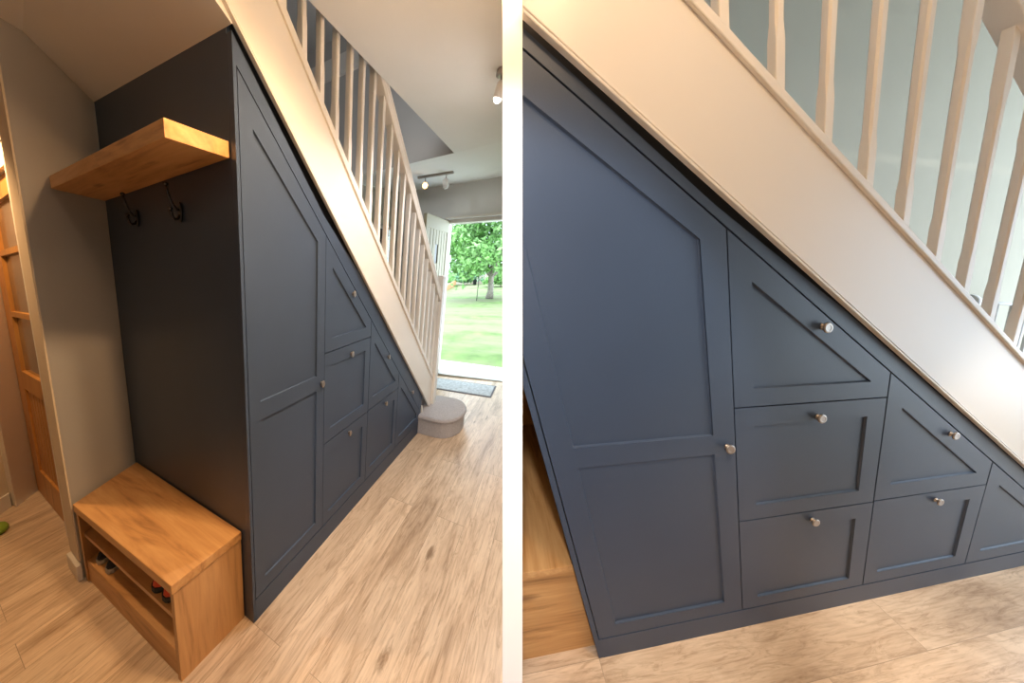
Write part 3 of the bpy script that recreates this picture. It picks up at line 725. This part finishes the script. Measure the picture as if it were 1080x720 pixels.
# =================================================================== WHITE DIVIDING WALL between the two rooms
def divider():
    d, fl, ce = .6, -.25, 3.9
    up, fw = -(w(Vector((0, 1, 0))) - CAMW), (w(Vector((0, 0, 1))) - CAMW)
    def at(z_world, depth):   # point in the wall's own plane at a height and depth
        p = CAMW + fw * depth
        return p + up * ((z_world - p.z) / up.z)
    P = [at(fl, d), at(ce, d), at(ce, 6.0), at(fl, 6.0)]
    # beyond the front wall of the house the divider stops
    P[2] = at(ce, 3.75); P[3] = at(fl, 3.95)
    a, b = XR * -.0182, XR * .0200
    mb = MB().hexa([p + a for p in P], [p + b for p in P])
    emit('wall_divider', mb, M['partition'], WD, kind='structure')
divider()

# =================================================================== RIGHT ROOM
ROOM = 'R'
LOW_R = (2.097, -.706)
cupboard(FR, 'navy under-stairs cupboard in the right half, doors and drawers seen close up', 1.2, 2.16, LOW_R, (2.092, -.745))
staircase(FR, 'white staircase in the right half, wide cream side board seen close up', LOW_R, (2.392, -.672), (2.421, -.676), -.35, 2.9, .779, -6, 16, 2.98, (3.16, 3.27, -.715), (2.9,), 1.1, .0125)

ROOM = None
# bench end seen beside the cupboard; it runs back to an oak door
def rclip(pts2, z0, z1):
    P = clip([FR((x, y, 0)) for x, y in pts2], .0225, False)
    Bm = Matrix((FR.U, FR.W, FR.V)).transposed().inverted()
    Lo = [Bm @ (p - FR.O) for p in P]
    def shifted(z):
        out = []
        for q in Lo: out.append((q.x, q.y, z))
        return out
    # keep clear of the divider at every height
    Q0 = clip([FR((x, y, z0)) for x, y in pts2], .0225, False); Q1 = clip([FR((x, y, z1)) for x, y in pts2], .0225, False)
    return MB().hexa([tuple(Bm @ (p - FR.O)) for p in Q0], [tuple(Bm @ (p - FR.O)) for p in Q1])
br = empty('shoe_bench', FR, (-.12, .3, 0), 'oak bench end beside the navy cupboard, cut by the dividing wall, right half', 'bench')
emit('top', rclip([(-.30, .018), (-.002, .018), (-.002, .91), (-.30, .91)], .447, .475), M['oak_y'], FR, br, bevel=.0015)
emit('side', rclip([(-.29, .042), (-.002, .042), (-.002, .066), (-.29, .066)], 0, .4465), M['oak_x'], FR, br)
emit('back', rclip([(-.03, .067), (-.002, .067), (-.002, .90), (-.03, .90)], 0, .4465), M['oak_y'], FR, br)

wallslab('floor_right', FR, [([(-1.2, -2.4, 0), (5.5, -2.4, 0), (5.5, 1.4, 0), (-1.2, 1.4, 0)], (0, 0, -.08))], M['floor'], 'R')
wallslab('wall_right', FR, [([(-1.4, 1.22, 0), (6.2, 1.22, 0), (6.2, 1.22, 3.6), (-1.4, 1.22, 3.6)], (0, .12, 0))], M['wallg'], 'R')
wallslab('ceiling_right', FR, [([(-1.4, -2.4, 2.5), (6.2, -2.4, 2.5), (6.2, -.06, 2.5), (-1.4, -.06, 2.5)], (0, 0, .1)),
                              ([(-1.4, -.06, 3.6), (6.2, -.06, 3.6), (6.2, 1.34, 3.6), (-1.4, 1.34, 3.6)], (0, 0, .1)),
                              ([(-1.4, -.08, 2.6), (6.2, -.08, 2.6), (6.2, -.08, 3.6), (-1.4, -.08, 3.6)], (0, -.06, 0))], M['ceil'], 'R')
wallslab('door_3', FR, [([(-.6, .93, 0), (-.002, .93, 0), (-.002, .93, 1.95), (-.6, .93, 1.95)], (0, .04, 0))], M['odoor'], 'R')

# grey metal stair gate on the far wall
gt = empty('metal_gate', FR, (3.9, 1.0, .4), 'grey metal gate rail with thin upright bars beyond the lower balusters', 'gate')
emit('top_bar', MB().tube([(3.70, 1.0, 1.232), (4.35, 1.0, 1.195)], .014, 10), M['grey_metal'], FR, gt)
emit('bottom_bar', MB().tube([(3.80, 1.0, .45), (4.35, 1.0, .43)], .012, 10), M['grey_metal'], FR, gt)
for x in (3.93, 4.10, 4.27, 4.35): emit('upright_bar', MB().tube([(x, 1.0, 1.22), (x, 1.0, .44)], .012, 8), M['grey_metal'], FR, gt)
emit('wall_bracket', MB().lathe((3.60, 1.0, 1.235), [(.055, .0), (.055, .045), (.030, .06), (.030, .12)], 'x', 16), M['grey_metal'], FR, gt)

# room behind the camera
emit('wall_back', MB().box(-5, 5.5, -1.35, -1.25, -.3, 3.2), M['wall_dark'], WD, kind='structure')

# =================================================================== light
wd = bpy.data.worlds.new('sky'); SC.world = wd; wd.use_nodes = True
bg = wd.node_tree.nodes['Background']; bg.inputs['Color'].default_value = (.72, .87, 1.0, 1); bg.inputs['Strength'].default_value = 5.0
def light(kind, name, loc, energy, col, **k):
    d = bpy.data.lights.new(name, kind); d.energy = energy; d.color = col
    for a, v in k.items(): setattr(d, a, v)
    o = bpy.data.objects.new(name, d); COL.objects.link(o); o.location = loc; return o
def aim(o, p):
    o.rotation_euler = (Vector(p) - o.location).to_track_quat('-Z', 'Y').to_euler()
WARM, SOFT = (1, .70, .40), (1, .82, .62)
sun = light('SUN', 'sun', FL((8, -6, 9)), 1.6, (1, .96, .88), angle=.02); aim(sun, FL((13, 3, 0)))
def down(name, fr, p, to, e, col, size, blend=.6, r=.03):
    o = light('SPOT', name, fr(p), e, col, spot_size=math.radians(size), spot_blend=blend, shadow_soft_size=r); aim(o, fr(to)); return o
down('hall_spot_lamp', FL, (.13, -.80, CZ - .06), (.16, -.45, 0), 54, WARM, 132, .8)
down('door_spot_lamp', FL, (.955, -.65, CZ - .16), (1.0, -.3, 0), 42, (.97, .94, .95), 130)
down('track_lamp', FL, (2.16, .47, 2.25), (1.4, .1, .9), 8, SOFT, 120)
down('lobby_lamp', FL, (-.50, 1.80, 2.28), (-.42, 1.9, 0), 66, (1, .60, .28), 140, .5, .05)
light('POINT', 'soffit_fill', FL((.03, -.84, 2.0)), 6, (1, .60, .30), shadow_soft_size=.03)  # added fill for the sloping soffit, no fitting hangs here
down('alcove_fill', FL, (.03, -.82, 2.25), (-.24, .9, .7), 70, (1, .58, .27), 80, 1.0)  # unseen fill added to warm the alcove wall and bench
down('bulkhead_fill', FL, (.45, .6, 2.42), (AE, .8, 2.95), 26, (.90, .94, 1), 80, .6, .06)  # added fill aimed up to brighten the stairwell bulkhead
light('POINT', 'right_ceiling_lamp', FR((.58, -.62, 2.42)), 13, (1, .68, .40), shadow_soft_size=.04)
light('POINT', 'right_bench_fill', FR((.0, -.80, 1.38)), 9, (1, .62, .32), shadow_soft_size=.08)  # added light beside the camera lifting the bench, no lamp stands there
down('right_near_lamp', FR, (.75, -.60, 2.42), (.6, -.38, 0), 105, (1, .66, .36), 50, .9)
down('right_far_lamp', FR, (1.75, -.60, 2.42), (1.7, -.38, 0), 165, (1, .87, .75), 50, .9)
sp = light('SPOT', 'divider_end_fill', CAMW + Vector((0, -.5, .75)), 92, (.95, .97, 1), spot_size=.9, spot_blend=.3, shadow_soft_size=.05)  # added spot that keeps the end face of the divider white
aim(sp, w(Vector((0, .12, .6))))

# =================================================================== camera
cd = bpy.data.cameras.new('camera'); cam = bpy.data.objects.new('camera', cd); COL.objects.link(cam)
cd.sensor_fit = 'HORIZONTAL'; cd.sensor_width = 36; cd.lens = 36 * Q / 1080; cd.clip_start = .01; cd.clip_end = 300
R3 = Matrix((XR, -(w(Vector((0, 1, 0))) - CAMW), -(w(Vector((0, 0, 1))) - CAMW))).transposed()
cam.matrix_world = Matrix.Translation(CAMW) @ R3.to_4x4()
SC.camera = cam
SC.view_settings.view_transform = 'Standard'; SC.view_settings.look = 'None'
SC.view_settings.exposure = 0; SC.view_settings.gamma = 1; SC.view_settings.use_curve_mapping = False
